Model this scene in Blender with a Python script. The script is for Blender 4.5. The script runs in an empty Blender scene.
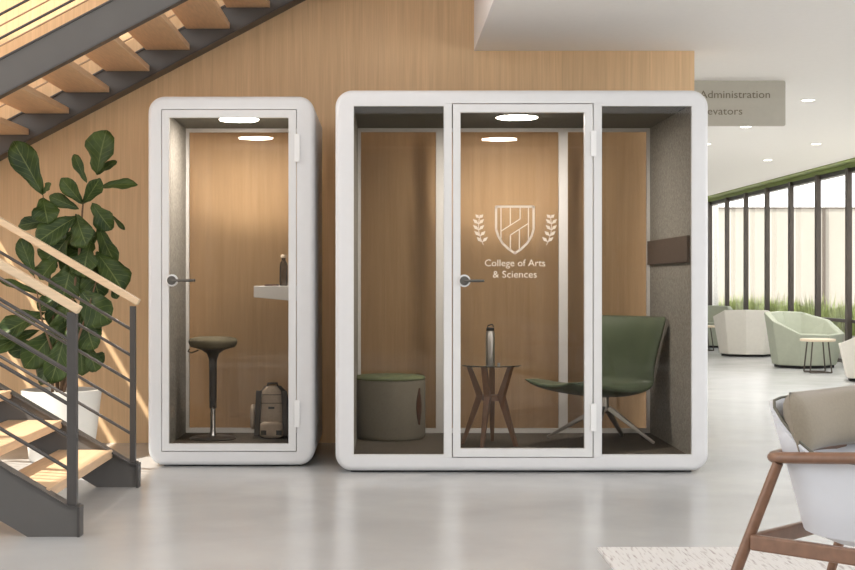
import bpy, bmesh, math, random
from mathutils import Vector, Matrix
random.seed(7)
PI = math.pi
scn = bpy.context.scene
COL = scn.collection
F = 1403.0; CX = 385.0; CY = 281.0; CH = 1.136

def PX(px, Y): return (px-CX)*Y/F
def PZ(py, Y): return CH-(py-CY)*Y/F
def W(px, py, Y): return Vector((PX(px, Y), Y, PZ(py, Y)))

# ------------------------------------------------------------------ materials
MATS = {}
def base_mat(name):
    m = bpy.data.materials.new(name); m.use_nodes = True
    nt = m.node_tree; b = nt.nodes['Principled BSDF']
    MATS[name] = m
    return m, nt, b

def mat(name, c, rough=0.5, metal=0.0, spec=0.5, var=0.06, scale=20.0, stretch=(1, 1, 1), bump=0.0, bscale=None, sheen=0.0):
    m, nt, b = base_mat(name)
    tc = nt.nodes.new('ShaderNodeTexCoord'); mp = nt.nodes.new('ShaderNodeMapping')
    mp.inputs['Scale'].default_value = stretch
    nz = nt.nodes.new('ShaderNodeTexNoise'); nz.inputs['Scale'].default_value = scale; nz.inputs['Detail'].default_value = 4
    nt.links.new(tc.outputs['Object'], mp.inputs['Vector']); nt.links.new(mp.outputs['Vector'], nz.inputs['Vector'])
    cr = nt.nodes.new('ShaderNodeValToRGB')
    cr.color_ramp.elements[0].position = 0.3; cr.color_ramp.elements[1].position = 0.7
    cr.color_ramp.elements[0].color = tuple(max(0, x*(1-var)) for x in c)+(1,)
    cr.color_ramp.elements[1].color = tuple(min(1, x*(1+var)) for x in c)+(1,)
    nt.links.new(nz.outputs['Fac'], cr.inputs['Fac']); nt.links.new(cr.outputs['Color'], b.inputs['Base Color'])
    b.inputs['Roughness'].default_value = rough; b.inputs['Metallic'].default_value = metal
    b.inputs['Specular IOR Level'].default_value = spec
    if sheen: b.inputs['Sheen Weight'].default_value = sheen
    if bump:
        bp = nt.nodes.new('ShaderNodeBump'); bp.inputs['Strength'].default_value = bump; bp.inputs['Distance'].default_value = 0.01
        if bscale:
            n2 = nt.nodes.new('ShaderNodeTexNoise'); n2.inputs['Scale'].default_value = bscale; n2.inputs['Detail'].default_value = 3
            nt.links.new(mp.outputs['Vector'], n2.inputs['Vector']); nt.links.new(n2.outputs['Fac'], bp.inputs['Height'])
        else:
            nt.links.new(nz.outputs['Fac'], bp.inputs['Height'])
        nt.links.new(bp.outputs['Normal'], b.inputs['Normal'])
    return m

def wood_wall(name):
    m, nt, b = base_mat(name)
    N = nt.nodes; L = nt.links
    tc = N.new('ShaderNodeTexCoord')
    sep = N.new('ShaderNodeSeparateXYZ'); L.new(tc.outputs['Object'], sep.inputs[0])
    # veneer sheets 0.62 m wide, each with its own tone
    dv = N.new('ShaderNodeMath'); dv.operation = 'DIVIDE'; dv.inputs[1].default_value = 0.31; L.new(sep.outputs['X'], dv.inputs[0])
    fl = N.new('ShaderNodeMath'); fl.operation = 'FLOOR'; L.new(dv.outputs[0], fl.inputs[0])
    wn = N.new('ShaderNodeTexWhiteNoise'); wn.noise_dimensions = '1D'; L.new(fl.outputs[0], wn.inputs['W'])
    comb = N.new('ShaderNodeCombineXYZ')
    mx = N.new('ShaderNodeMath'); mx.operation = 'MULTIPLY_ADD'; mx.inputs[1].default_value = 1.0
    L.new(sep.outputs['X'], mx.inputs[0]); 
    mz = N.new('ShaderNodeMath'); mz.operation = 'MULTIPLY'; mz.inputs[1].default_value = 9.0; L.new(wn.outputs['Value'], mz.inputs[0]); L.new(mz.outputs[0], mx.inputs[2])
    L.new(mx.outputs[0], comb.inputs['X']); L.new(sep.outputs['Y'], comb.inputs['Y']); L.new(sep.outputs['Z'], comb.inputs['Z'])
    mp = N.new('ShaderNodeMapping'); mp.inputs['Scale'].default_value = (14, 14, 0.55); L.new(comb.outputs[0], mp.inputs['Vector'])
    nz = N.new('ShaderNodeTexNoise'); nz.inputs['Scale'].default_value = 1.6; nz.inputs['Detail'].default_value = 6; nz.inputs['Distortion'].default_value = 0.5
    L.new(mp.outputs[0], nz.inputs['Vector'])
    cr = N.new('ShaderNodeValToRGB'); e = cr.color_ramp.elements
    e[0].position = 0.28; e[0].color = (0.70, 0.475, 0.268, 1)
    e[1].position = 0.72; e[1].color = (0.805, 0.565, 0.335, 1)
    L.new(nz.outputs['Fac'], cr.inputs['Fac'])
    # fine pores
    mp2 = N.new('ShaderNodeMapping'); mp2.inputs['Scale'].default_value = (120, 120, 2.5); L.new(comb.outputs[0], mp2.inputs['Vector'])
    n2 = N.new('ShaderNodeTexNoise'); n2.inputs['Scale'].default_value = 1.0; n2.inputs['Detail'].default_value = 3; L.new(mp2.outputs[0], n2.inputs['Vector'])
    mr = N.new('ShaderNodeMapRange'); mr.inputs[1].default_value = 0.3; mr.inputs[2].default_value = 0.7; mr.inputs[3].default_value = 0.93; mr.inputs[4].default_value = 1.05
    L.new(n2.outputs['Fac'], mr.inputs[0])
    tone = N.new('ShaderNodeMapRange'); tone.inputs[3].default_value = 0.95; tone.inputs[4].default_value = 1.05; L.new(wn.outputs['Value'], tone.inputs[0])
    mm = N.new('ShaderNodeMath'); mm.operation = 'MULTIPLY'; L.new(mr.outputs[0], mm.inputs[0]); L.new(tone.outputs[0], mm.inputs[1])
    vm = N.new('ShaderNodeVectorMath'); vm.operation = 'SCALE'; L.new(cr.outputs['Color'], vm.inputs[0]); L.new(mm.outputs[0], vm.inputs['Scale'])
    L.new(vm.outputs[0], b.inputs['Base Color'])
    b.inputs['Roughness'].default_value = 0.5; b.inputs['Specular IOR Level'].default_value = 0.3
    return m

def glass(name, tint=(0.93, 0.94, 0.93), refl=1.0, rough=0.0):
    m = bpy.data.materials.new(name); m.use_nodes = True; nt = m.node_tree; nt.nodes.clear()
    o = nt.nodes.new('ShaderNodeOutputMaterial'); mix = nt.nodes.new('ShaderNodeMixShader')
    t = nt.nodes.new('ShaderNodeBsdfTransparent'); t.inputs[0].default_value = tint+(1,)
    g = nt.nodes.new('ShaderNodeBsdfGlossy'); g.inputs['Roughness'].default_value = rough; g.inputs[0].default_value = (1, 1, 1, 1)
    fr = nt.nodes.new('ShaderNodeFresnel'); fr.inputs[0].default_value = 1.5
    mu = nt.nodes.new('ShaderNodeMath'); mu.operation = 'MULTIPLY'; mu.inputs[1].default_value = refl
    nt.links.new(fr.outputs[0], mu.inputs[0]); nt.links.new(mu.outputs[0], mix.inputs[0])
    nt.links.new(t.outputs[0], mix.inputs[1]); nt.links.new(g.outputs[0], mix.inputs[2]); nt.links.new(mix.outputs[0], o.inputs[0])
    MATS[name] = m; return m

def emit(name, c, s):
    m, nt, b = base_mat(name)
    b.inputs['Base Color'].default_value = c+(1,); b.inputs['Emission Color'].default_value = c+(1,); b.inputs['Emission Strength'].default_value = s
    return m

WOODW = wood_wall('wood_wall')
mat('shell_white', (0.68, 0.68, 0.685), 0.35, var=0.01)
mat('frame_white', (0.68, 0.68, 0.675), 0.35, var=0.01)
mat('rear_white', (0.86, 0.85, 0.83), 0.4, var=0.01)
mat('hinge_white', (0.8, 0.8, 0.79), 0.3, var=0.01)
def felt(name, c0, c1, sc=60):
    m, nt, b = base_mat(name)
    tc = nt.nodes.new('ShaderNodeTexCoord'); n1 = nt.nodes.new('ShaderNodeTexNoise'); n1.inputs['Scale'].default_value = sc; n1.inputs['Detail'].default_value = 5; n1.inputs['Roughness'].default_value = 0.7
    nt.links.new(tc.outputs['Object'], n1.inputs['Vector'])
    cr = nt.nodes.new('ShaderNodeValToRGB'); cr.color_ramp.elements[0].position = 0.35; cr.color_ramp.elements[1].position = 0.65
    cr.color_ramp.elements[0].color = c0+(1,); cr.color_ramp.elements[1].color = c1+(1,)
    nt.links.new(n1.outputs['Fac'], cr.inputs['Fac']); nt.links.new(cr.outputs['Color'], b.inputs['Base Color'])
    b.inputs['Roughness'].default_value = 0.95; b.inputs['Specular IOR Level'].default_value = 0.1
    bp = nt.nodes.new('ShaderNodeBump'); bp.inputs['Strength'].default_value = 0.4; bp.inputs['Distance'].default_value = 0.004
    nt.links.new(n1.outputs['Fac'], bp.inputs['Height']); nt.links.new(bp.outputs['Normal'], b.inputs['Normal'])
    return m
felt('felt_grey', (0.24, 0.225, 0.195), (0.40, 0.38, 0.34))
felt('felt_ceiling', (0.16, 0.155, 0.13), (0.22, 0.21, 0.18))
felt('carpet', (0.085, 0.07, 0.055), (0.15, 0.128, 0.10), 90)
mat('bumper', (0.105, 0.075, 0.058), 0.7, var=0.08)
mat('plinth_black', (0.01, 0.01, 0.01), 0.8)
mat('dark_metal', (0.075, 0.070, 0.067), 0.42, metal=0.35, var=0.03)
mat('stringer_metal', (0.105, 0.100, 0.095), 0.5, metal=0.2, var=0.03, scale=6)
mat('rod_sunlit', (0.36, 0.25, 0.16), 0.4, metal=0.3)  # paler copy of the rail metal, sunlit tone put into the colour
mat('maple', (0.66, 0.50, 0.33), 0.42, var=0.10, scale=3, stretch=(2, 25, 25))
mat('tread_wood', (0.64, 0.44, 0.27), 0.42, var=0.10, scale=3, stretch=(25, 2, 25))
mat('walnut', (0.20, 0.105, 0.06), 0.4, var=0.2, scale=12, stretch=(6, 6, 1))
mat('chair_wood', (0.185, 0.095, 0.055), 0.35, var=0.15, scale=10, stretch=(3, 3, 3))
mat('steel', (0.62, 0.60, 0.57), 0.28, metal=1.0, var=0.03)
mat('chrome', (0.7, 0.69, 0.67), 0.18, metal=1.0, var=0.02)
mat('black_plastic', (0.02, 0.02, 0.02), 0.4)
mat('handle_dark', (0.12, 0.115, 0.105), 0.35, metal=0.6)
mat('green_leather', (0.085, 0.115, 0.065), 0.42, var=0.07, scale=8)
mat('pouf_side', (0.27, 0.245, 0.19), 0.9, var=0.06, scale=80)
mat('pouf_top', (0.15, 0.175, 0.085), 0.85, var=0.06, scale=60)
mat('leather_brown', (0.10, 0.045, 0.025), 0.5, var=0.1)
mat('stool_fabric', (0.19, 0.165, 0.105), 0.85, var=0.08, scale=60)
mat('stool_dark', (0.035, 0.028, 0.022), 0.4)
mat('bag_tan', (0.56, 0.46, 0.36), 0.8, var=0.07, scale=50)
mat('bag_dark', (0.06, 0.05, 0.042), 0.7, var=0.1)
mat('white_paint', (0.88, 0.865, 0.83), 0.6, var=0.01)
mat('reflection_dimmer', (0.27, 0.25, 0.22), 0.8, var=0.02)  # kept dark so the booth glass mirrors less brightness
mat('fascia_white', (0.86, 0.84, 0.83), 0.6, var=0.01)
mat('ceiling_white', (0.87, 0.85, 0.825), 0.8, var=0.01)
mat('green_paint', (0.27, 0.33, 0.10), 0.6, var=0.04)
mat('head_frame', (0.022, 0.018, 0.014), 0.5)
mat('window_frame', (0.075, 0.06, 0.048), 0.5, var=0.05)
mat('sign_taupe', (0.50, 0.48, 0.415), 0.4, var=0.02)
mat('sign_text', (0.19, 0.165, 0.12), 0.6, var=0.0)
mat('decal_cream', (0.80, 0.68, 0.54), 0.6, var=0.0)
mat('pot_white', (0.76, 0.74, 0.69), 0.55, var=0.03, scale=8)
mat('soil', (0.05, 0.035, 0.022), 0.95, var=0.3, scale=60, bump=0.5)
mat('bark', (0.17, 0.10, 0.055), 0.8, var=0.25, scale=30)
mat('tub_white', (0.80, 0.765, 0.69), 0.85, var=0.02)
mat('tub_green', (0.41, 0.435, 0.345), 0.85, var=0.03)
mat('table_top_pale', (0.74, 0.62, 0.46), 0.5, var=0.05)
mat('shell_plastic', (0.64, 0.66, 0.70), 0.4, var=0.01)
mat('cushion_taupe', (0.195, 0.165, 0.12), 0.9, var=0.06, scale=120, sheen=0.2)
mat('piping_dark', (0.12, 0.115, 0.09), 0.7)
mat('ext_wall', (0.30, 0.285, 0.255), 0.9, var=0.03, scale=1.0)
mat('ext_ground', (0.80, 0.78, 0.74), 0.9, var=0.05, scale=2)
mat('grass_green', (0.40, 0.47, 0.17), 0.8, var=0.35, scale=6)
mat('planter_stone', (0.5, 0.48, 0.44), 0.8, var=0.05)
glass('glass_booth', (0.885, 0.87, 0.85), 0.4)
glass('glass_side', (0.86, 0.845, 0.82), 0.3)
glass('glass_rear', (0.985, 0.97, 0.95), 0.7)
glass('glass_window', (0.99, 0.99, 0.98), 0.2)
glass('glass_table', (0.55, 0.55, 0.47), 1.4)
glass('glass_bottle', (0.5, 0.47, 0.42), 1.4)
emit('lamp_white', (1.0, 0.93, 0.86), 125.0)
emit('downlight_glow', (1.0, 0.95, 0.87), 9.0)

def leaf_mat():
    m, nt, b = base_mat('leaf')
    tc = nt.nodes.new('ShaderNodeTexCoord'); nz = nt.nodes.new('ShaderNodeTexNoise'); nz.inputs['Scale'].default_value = 9; nz.inputs['Detail'].default_value = 3
    nt.links.new(tc.outputs['Object'], nz.inputs['Vector'])
    cr = nt.nodes.new('ShaderNodeValToRGB'); cr.color_ramp.elements[0].position = 0.3; cr.color_ramp.elements[1].position = 0.75
    cr.color_ramp.elements[0].color = (0.018, 0.040, 0.008, 1); cr.color_ramp.elements[1].color = (0.068, 0.105, 0.022, 1)
    at = nt.nodes.new('ShaderNodeUVMap')
    sp = nt.nodes.new('ShaderNodeSeparateXYZ'); nt.links.new(at.outputs[0], sp.inputs[0])
    # veins from uv: midrib |u-0.5| small, and side veins as chevrons
    su = nt.nodes.new('ShaderNodeMath'); su.operation = 'SUBTRACT'; su.inputs[1].default_value = 0.5; nt.links.new(sp.outputs[0], su.inputs[0])
    ab = nt.nodes.new('ShaderNodeMath'); ab.operation = 'ABSOLUTE'; nt.links.new(su.outputs[0], ab.inputs[0])
    lt = nt.nodes.new('ShaderNodeMath'); lt.operation = 'LESS_THAN'; lt.inputs[1].default_value = 0.022; nt.links.new(ab.outputs[0], lt.inputs[0])
    ma = nt.nodes.new('ShaderNodeMath'); ma.operation = 'MULTIPLY_ADD'; ma.inputs[1].default_value = -0.55; nt.links.new(ab.outputs[0], ma.inputs[0]); nt.links.new(sp.outputs[1], ma.inputs[2])
    ms = nt.nodes.new('ShaderNodeMath'); ms.operation = 'MULTIPLY'; ms.inputs[1].default_value = 7.0; nt.links.new(ma.outputs[0], ms.inputs[0])
    frc = nt.nodes.new('ShaderNodeMath'); frc.operation = 'FRACT'; nt.links.new(ms.outputs[0], frc.inputs[0])
    l2 = nt.nodes.new('ShaderNodeMath'); l2.operation = 'LESS_THAN'; l2.inputs[1].default_value = 0.12; nt.links.new(frc.outputs[0], l2.inputs[0])
    l3 = nt.nodes.new('ShaderNodeMath'); l3.operation = 'MULTIPLY'; l3.inputs[1].default_value = 0.45; nt.links.new(l2.outputs[0], l3.inputs[0])
    mxm = nt.nodes.new('ShaderNodeMath'); mxm.operation = 'MAXIMUM'; nt.links.new(lt.outputs[0], mxm.inputs[0]); nt.links.new(l3.outputs[0], mxm.inputs[1])
    mix = nt.nodes.new('ShaderNodeMix'); mix.data_type = 'RGBA'; mix.inputs[7].default_value = (0.13, 0.165, 0.05, 1)
    nt.links.new(mxm.outputs[0], mix.inputs[0]); nt.links.new(nz.outputs['Fac'], cr.inputs['Fac']); nt.links.new(cr.outputs['Color'], mix.inputs[6])
    nt.links.new(mix.outputs[2], b.inputs['Base Color'])
    b.inputs['Roughness'].default_value = 0.45; b.inputs['Specular IOR Level'].default_value = 0.3
    return m
leaf_mat()

def floor_mat():
    m, nt, b = base_mat('concrete')
    tc = nt.nodes.new('ShaderNodeTexCoord')
    n1 = nt.nodes.new('ShaderNodeTexNoise'); n1.inputs['Scale'].default_value = 0.9; n1.inputs['Detail'].default_value = 6; n1.inputs['Distortion'].default_value = 0.8
    nt.links.new(tc.outputs['Object'], n1.inputs['Vector'])
    cr = nt.nodes.new('ShaderNodeValToRGB'); cr.color_ramp.elements[0].position = 0.3; cr.color_ramp.elements[1].position = 0.7
    cr.color_ramp.elements[0].color = (0.425, 0.428, 0.426, 1); cr.color_ramp.elements[1].color = (0.51, 0.514, 0.51, 1)
    nt.links.new(n1.outputs['Fac'], cr.inputs['Fac']); nt.links.new(cr.outputs['Color'], b.inputs['Base Color'])
    n2 = nt.nodes.new('ShaderNodeTexNoise'); n2.inputs['Scale'].default_value = 3.0; n2.inputs['Detail'].default_value = 5
    nt.links.new(tc.outputs['Object'], n2.inputs['Vector'])
    mr = nt.nodes.new('ShaderNodeMapRange'); mr.inputs[1].default_value = 0.3; mr.inputs[2].default_value = 0.7; mr.inputs[3].default_value = 0.20; mr.inputs[4].default_value = 0.262
    nt.links.new(n2.outputs['Fac'], mr.inputs[0]); nt.links.new(mr.outputs[0], b.inputs['Roughness'])
    b.inputs['Specular IOR Level'].default_value = 0.5
    return m
floor_mat()

def rug_mat():
    m, nt, b = base_mat('rug_wool')
    tc = nt.nodes.new('ShaderNodeTexCoord'); mp = nt.nodes.new('ShaderNodeMapping')
    mp.inputs['Rotation'].default_value = (0, 0, math.radians(-18)); mp.inputs['Scale'].default_value = (95, 8, 1)
    nz = nt.nodes.new('ShaderNodeTexNoise'); nz.inputs['Scale'].default_value = 1.0; nz.inputs['Detail'].default_value = 3
    nt.links.new(tc.outputs['Object'], mp.inputs['Vector']); nt.links.new(mp.outputs['Vector'], nz.inputs['Vector'])
    cr = nt.nodes.new('ShaderNodeValToRGB'); e = cr.color_ramp.elements
    e[0].position = 0.30; e[0].color = (0.33, 0.29, 0.28, 1); e[1].position = 0.46; e[1].color = (0.60, 0.585, 0.57, 1)
    nt.links.new(nz.outputs['Fac'], cr.inputs['Fac']); nt.links.new(cr.outputs['Color'], b.inputs['Base Color'])
    b.inputs['Roughness'].default_value = 0.95
    bp = nt.nodes.new('ShaderNodeBump'); bp.inputs['Strength'].default_value = 0.6; bp.inputs['Distance'].default_value = 0.01
    nt.links.new(nz.outputs['Fac'], bp.inputs['Height']); nt.links.new(bp.outputs['Normal'], b.inputs['Normal'])
rug_mat()

# ------------------------------------------------------------------ mesh helpers
def newbm(): return bmesh.new()

def origin_of(o):
    v = Vector((0, 0, 0))
    while o is not None:
        v += o.location; o = o.parent
    return v

def obj(name, bm, m, parent=None, local=False, base=None, smooth=None, bevel=None):
    """bm in world coords (unless local) -> one mesh object"""
    bmesh.ops.recalc_face_normals(bm, faces=bm.faces)
    me = bpy.data.meshes.new(name)
    org = Vector((0, 0, 0))
    if not local:
        if parent is not None: org = origin_of(parent)
        elif base is not None: org = Vector(base)
        bmesh.ops.translate(bm, verts=bm.verts, vec=-org)
    bm.to_mesh(me); bm.free()
    o = bpy.data.objects.new(name, me); COL.objects.link(o)
    me.materials.append(MATS[m] if isinstance(m, str) else m)
    if parent is not None: o.parent = parent
    elif not local: o.location = org
    if smooth is not None:
        for p in me.polygons: p.use_smooth = True
        if smooth < 179:
            try: me.set_sharp_from_angle(angle=math.radians(smooth))
            except Exception: pass
    if bevel:
        md = o.modifiers.new('bevel', 'BEVEL'); md.width = bevel; md.segments = 2; md.limit_method = 'ANGLE'; md.angle_limit = math.radians(40)
    return o

def thing(name, label, cat, loc, group=None, rz=0.0, kind=None):
    o = bpy.data.objects.new(name, None); COL.objects.link(o); o.location = loc; o.rotation_euler = (0, 0, rz)
    o.empty_display_size = 0.1
    if kind: o['kind'] = kind
    if label: o['label'] = label
    if cat: o['category'] = cat
    if group: o['group'] = group
    return o

def tag(o, label=None, cat=None, group=None, kind=None):
    if label: o['label'] = label
    if cat: o['category'] = cat
    if group: o['group'] = group
    if kind: o['kind'] = kind
    return o

def box(bm, x0, x1, y0, y1, z0, z1):
    vs = [bm.verts.new(p) for p in ((x0,y0,z0),(x1,y0,z0),(x1,y1,z0),(x0,y1,z0),(x0,y0,z1),(x1,y0,z1),(x1,y1,z1),(x0,y1,z1))]
    for f in ((0,3,2,1),(4,5,6,7),(0,1,5,4),(1,2,6,5),(2,3,7,6),(3,0,4,7)): bm.faces.new([vs[i] for i in f])

def prism(bm, pts, y0, y1, axis='y'):
    """polygon pts (x,z) extruded in y; axis 'z': pts (x,y) extruded z0..z1; axis 'x': pts (y,z)"""
    def P(a, b, t):
        return (a, t, b) if axis == 'y' else ((a, b, t) if axis == 'z' else (t, a, b))
    A = [bm.verts.new(P(a, b, y0)) for a, b in pts]; B = [bm.verts.new(P(a, b, y1)) for a, b in pts]
    bm.faces.new(A); bm.faces.new(B[::-1])
    n = len(pts)
    for i in range(n): bm.faces.new((A[i], B[i], B[(i+1) % n], A[(i+1) % n]))

def loft(bm, loops, close=False, caps=(False, False)):
    R = [[bm.verts.new(p) for p in L] for L in loops]
    n = len(R[0]); k = len(R)
    for i in range(k if close else k-1):
        a = R[i]; b = R[(i+1) % k]
        for j in range(n): bm.faces.new((a[j], a[(j+1) % n], b[(j+1) % n], b[j]))
    if caps[0]: bm.faces.new(R[0])
    if caps[1]: bm.faces.new(R[-1][::-1])
    return R

def rr(x0, x1, z0, z1, r, n=8):
    pts = []
    for (cx, cz, a0) in ((x1-r, z1-r, 0), (x0+r, z1-r, 90), (x0+r, z0+r, 180), (x1-r, z0+r, 270)):
        for k in range(n+1):
            a = math.radians(a0+90*k/n); pts.append((cx+r*math.cos(a), cz+r*math.sin(a)))
    return pts

def ring(bm, outer, inner, y0, y1):
    """rect ring between (x0,x1,z0,z1) rects in XZ, extruded y0..y1"""
    o = rr(*outer, 0.0005, 1); i = rr(*inner, 0.0005, 1)
    loft(bm, [[(x, y0, z) for x, z in o], [(x, y1, z) for x, z in o], [(x, y1, z) for x, z in i], [(x, y0, z) for x, z in i]], close=True)

def tube(bm, pts, r, n=8, caps=True, flat=None):
    """round tube through points; r scalar or list"""
    pts = [Vector(p) for p in pts]; k = len(pts)
    rs = r if isinstance(r, (list, tuple)) else [r]*k
    loops = []; up = None
    for i, p in enumerate(pts):
        d = (pts[min(i+1, k-1)]-pts[max(i-1, 0)]).normalized()
        if up is None:
            up = Vector((0, 0, 1)) if abs(d.z) < 0.9 else Vector((0, 1, 0))
        s = d.cross(up).normalized(); u = s.cross(d).normalized(); up = u
        loops.append([p+s*math.cos(2*PI*j/n)*rs[i]*(flat[0] if flat else 1)+u*math.sin(2*PI*j/n)*rs[i]*(flat[1] if flat else 1) for j in range(n)])
    loft(bm, loops, caps=(caps, caps))

def lathe(bm, prof, c, n=32, cap0=True, cap1=True):
    loops = [[(c[0]+r*math.cos(2*PI*j/n), c[1]+r*math.sin(2*PI*j/n), c[2]+z) for j in range(n)] for r, z in prof]
    loft(bm, loops, caps=(cap0, cap1))

def beam(bm, p0, p1, w0, h0, w1=None, h1=None, up=(0, 0, 1)):
    p0 = Vector(p0); p1 = Vector(p1); d = (p1-p0).normalized(); s = d.cross(Vector(up)).normalized(); u = s.cross(d)
    w1 = w1 or w0; h1 = h1 or h0
    L = []
    for p, w, h in ((p0, w0, h0), (p1, w1, h1)):
        L.append([p+s*w/2+u*h/2, p-s*w/2+u*h/2, p-s*w/2-u*h/2, p+s*w/2-u*h/2])
    loft(bm, L, caps=(True, True))

def disc(bm, c, r, y0, y1, n=24):
    prism(bm, [(c[0]+r*math.cos(2*PI*j/n), c[1]+r*math.sin(2*PI*j/n)) for j in range(n)], y0, y1)

def text_bm(s, size, width=None, align='LEFT', extrude=0.0, offset=0.0, spacing=1.0):
    cu = bpy.data.curves.new('txt', 'FONT'); cu.body = s; cu.size = size; cu.align_x = align; cu.extrude = extrude; cu.offset = offset; cu.space_character = spacing
    cu.resolution_u = 3
    o = bpy.data.objects.new('txt', cu); COL.objects.link(o)
    bpy.context.view_layer.update()
    dg = bpy.context.evaluated_depsgraph_get()
    me = bpy.data.meshes.new_from_object(o.evaluated_get(dg))
    bm = newbm(); bm.from_mesh(me)
    bpy.data.objects.remove(o); bpy.data.curves.remove(cu); bpy.data.meshes.remove(me)
    xs = [v.co.x for v in bm.verts]
    if width:
        k = width/(max(xs)-min(xs))
        bmesh.ops.scale(bm, verts=bm.verts, vec=(k, 1, 1))
    x0 = min(v.co.x for v in bm.verts)
    if align == 'LEFT': bmesh.ops.translate(bm, verts=bm.verts, vec=(-x0, 0, 0))
    bmesh.ops.rotate(bm, verts=bm.verts, cent=(0, 0, 0), matrix=Matrix.Rotation(PI/2, 3, 'X'))
    return bm

# ------------------------------------------------------------------ setting
YW = 9.84       # timber wall plane
ZC = 2.75       # low ceiling
ZR = 6.0        # unseen atrium roof, added to mask the sun
XF = 0.624      # edge of the upper floor
XW = 6.35       # glazed wall
b = newbm(); box(b, -10, XW+0.1, -4, 29, -0.1, 0); tag(obj('floor', b, 'concrete', base=(0, 0, 0)), kind='structure')
b = newbm(); box(b, -10, 2.17, YW, YW+0.2, 0, ZR); tag(obj('wall_back', b, WOODW, base=(0, YW, 0)), kind='structure')
b = newbm(); box(b, 2.0, XW+0.4, 28.4, 28.6, 0, ZC); tag(obj('wall_lobby', b, 'white_paint', base=(0, 28.4, 0)), kind='structure')
b = newbm(); box(b, 1.5, 1.7, YW+0.2, 28.4, 0, ZC); tag(obj('wall_left', b, 'white_paint', base=(1.6, 19, 0)), kind='structure')
b = newbm(); box(b, -10, XW+0.3, -4.2, -4, 0, 3.6); tag(obj('wall_reflection_dimmer', b, 'reflection_dimmer', base=(0, -4, 0)), kind='structure')  # unseen wall behind the camera, added to dim reflections in the booth glass
b = newbm(); box(b, XF+0.02, XW+0.3, 6.6, YW, ZC, ZC+0.35); box(b, 1.5, XW+0.3, YW, 28.6, ZC, ZC+0.35)
tag(obj('ceiling', b, 'ceiling_white', base=(2, 5, ZC)), kind='structure')
b = newbm(); box(b, XF, XF+0.02, 6.6, YW, ZC-0.001, 3.75); box(b, XF, XW+0.3, 6.58, 6.6, ZC-0.001, 3.75); tag(obj('trim_1', b, 'fascia_white', base=(XF, 5, ZC)), kind='structure')
b = newbm(); box(b, -4.83, XW+0.3, -4, 8.3, ZR, ZR+0.2); box(b, -10, -4.83, -4, 3.75, ZR, ZR+0.2); box(b, -3.5, XW+0.3, 8.3, YW+0.2, ZR, ZR+0.2); tag(obj('ceiling_sun_mask', b, 'ceiling_white', base=(0, 4, ZR)), kind='structure')  # unseen roof added to block the sun, openings placed for its beams
# green perimeter beam and dark head frame
b = newbm(); box(b, XW, XW+0.12, 5, 28.4, 2.684, ZC-0.014); box(b, XW-0.21, XW+0.12, 5, 28.4, ZC-0.014, ZC); tag(obj('trim_2', b, 'green_paint', base=(XW, 11, 2.683)), kind='structure')
b = newbm(); box(b, XW+0.01, XW+0.12, 5, 28.4, 2.62, 2.683); tag(obj('trim_3', b, 'head_frame', base=(XW, 11, 2.62)), kind='structure')
NB = 16; PIT = 1.365; Y1 = 27.4
for k in range(NB):
    ya = Y1-PIT*k; yb = ya-PIT
    w = thing('window_%d' % (k+1), None, None, (XW+0.05, (ya+yb)/2, 0), kind='structure')
    b = newbm(); box(b, XW-0.035, XW+0.03, ya-0.05, ya+0.05, 0, 2.684); obj('mullion', b, 'window_frame', w)
    b = newbm(); box(b, XW+0.02, XW+0.08, yb+0.06, ya-0.06, 0.56, 0.605); box(b, XW+0.02, XW+0.08, yb+0.06, ya-0.06, 0.0, 0.05); obj('window_rail', b, 'window_frame', w)
    b = newbm(); box(b, XW+0.045, XW+0.055, yb+0.06, ya-0.06, 0.05, 2.62); obj('pane', b, 'glass_window', w)
# outside: paving, planter, pale garden wall
b = newbm(); box(b, XW+0.1, 40, 4, 60, -0.15, -0.02); tag(obj('ground', b, 'ext_ground', base=(10, 30, 0)), kind='structure')
YE = 40.0
g = thing('garden_wall', 'pale rendered garden wall outside the tall windows with dark coping', 'wall', (14, YE, -0.02))
b = newbm(); box(b, 8, 26, YE, YE+0.3, -0.02, PZ(209, YE)); obj('wall_panel', b, 'ext_wall', g)
b = newbm(); box(b, 8, 26, YE-0.04, YE+0.3, PZ(209, YE), PZ(209, YE)+0.05); obj('coping', b, 'window_frame', g)
for px in (823.2,):
    b = newbm(); box(b, PX(px, YE)-0.028, PX(px, YE)+0.028, YE-0.12, YE, -0.02, PZ(209, YE)); obj('drain_pipe', b, 'window_frame', g)
# grasses along the outside of the glass
b = newbm(); box(b, 6.75, 7.35, 12, 29, -0.02, 0.34); tag(obj('planter', b, 'planter_stone', base=(7.05, 20, -0.02)), 'long low stone planter outside the tall lobby windows', 'planter')
b = newbm()
for i in range(5200):
    y = random.uniform(12.2, 28.9); x = random.uniform(6.8, 7.3)
    clump = 0.5+0.5*math.sin(y*3.1)+0.25*math.sin(y*9.7+1)
    h = random.uniform(0.25, 0.42)+0.24*max(0, clump)*random.random()
    wd = random.uniform(0.008, 0.018); a = random.uniform(0, PI); dx, dy = math.cos(a)*wd, math.sin(a)*wd
    lx, ly = random.uniform(-.1, .1), random.uniform(-.1, .1)
    v = [b.verts.new(p) for p in ((x-dx, y-dy, .34), (x+dx, y+dy, .34), (x+dx*.7+lx*.4, y+dy*.7+ly*.4, .34+h*.6), (x-dx*.7+lx*.4, y-dy*.7+ly*.4, .34+h*.6), (x+lx, y+ly, .34+h))]
    b.faces.new((v[0], v[1], v[2], v[3])); b.faces.new((v[3], v[2], v[4]))
tag(obj('ornamental_grass', b, 'grass_green', base=(7.05, 20, 0.34)), 'green grasses growing in the planter outside the lobby windows', 'grass', kind='stuff')

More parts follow.
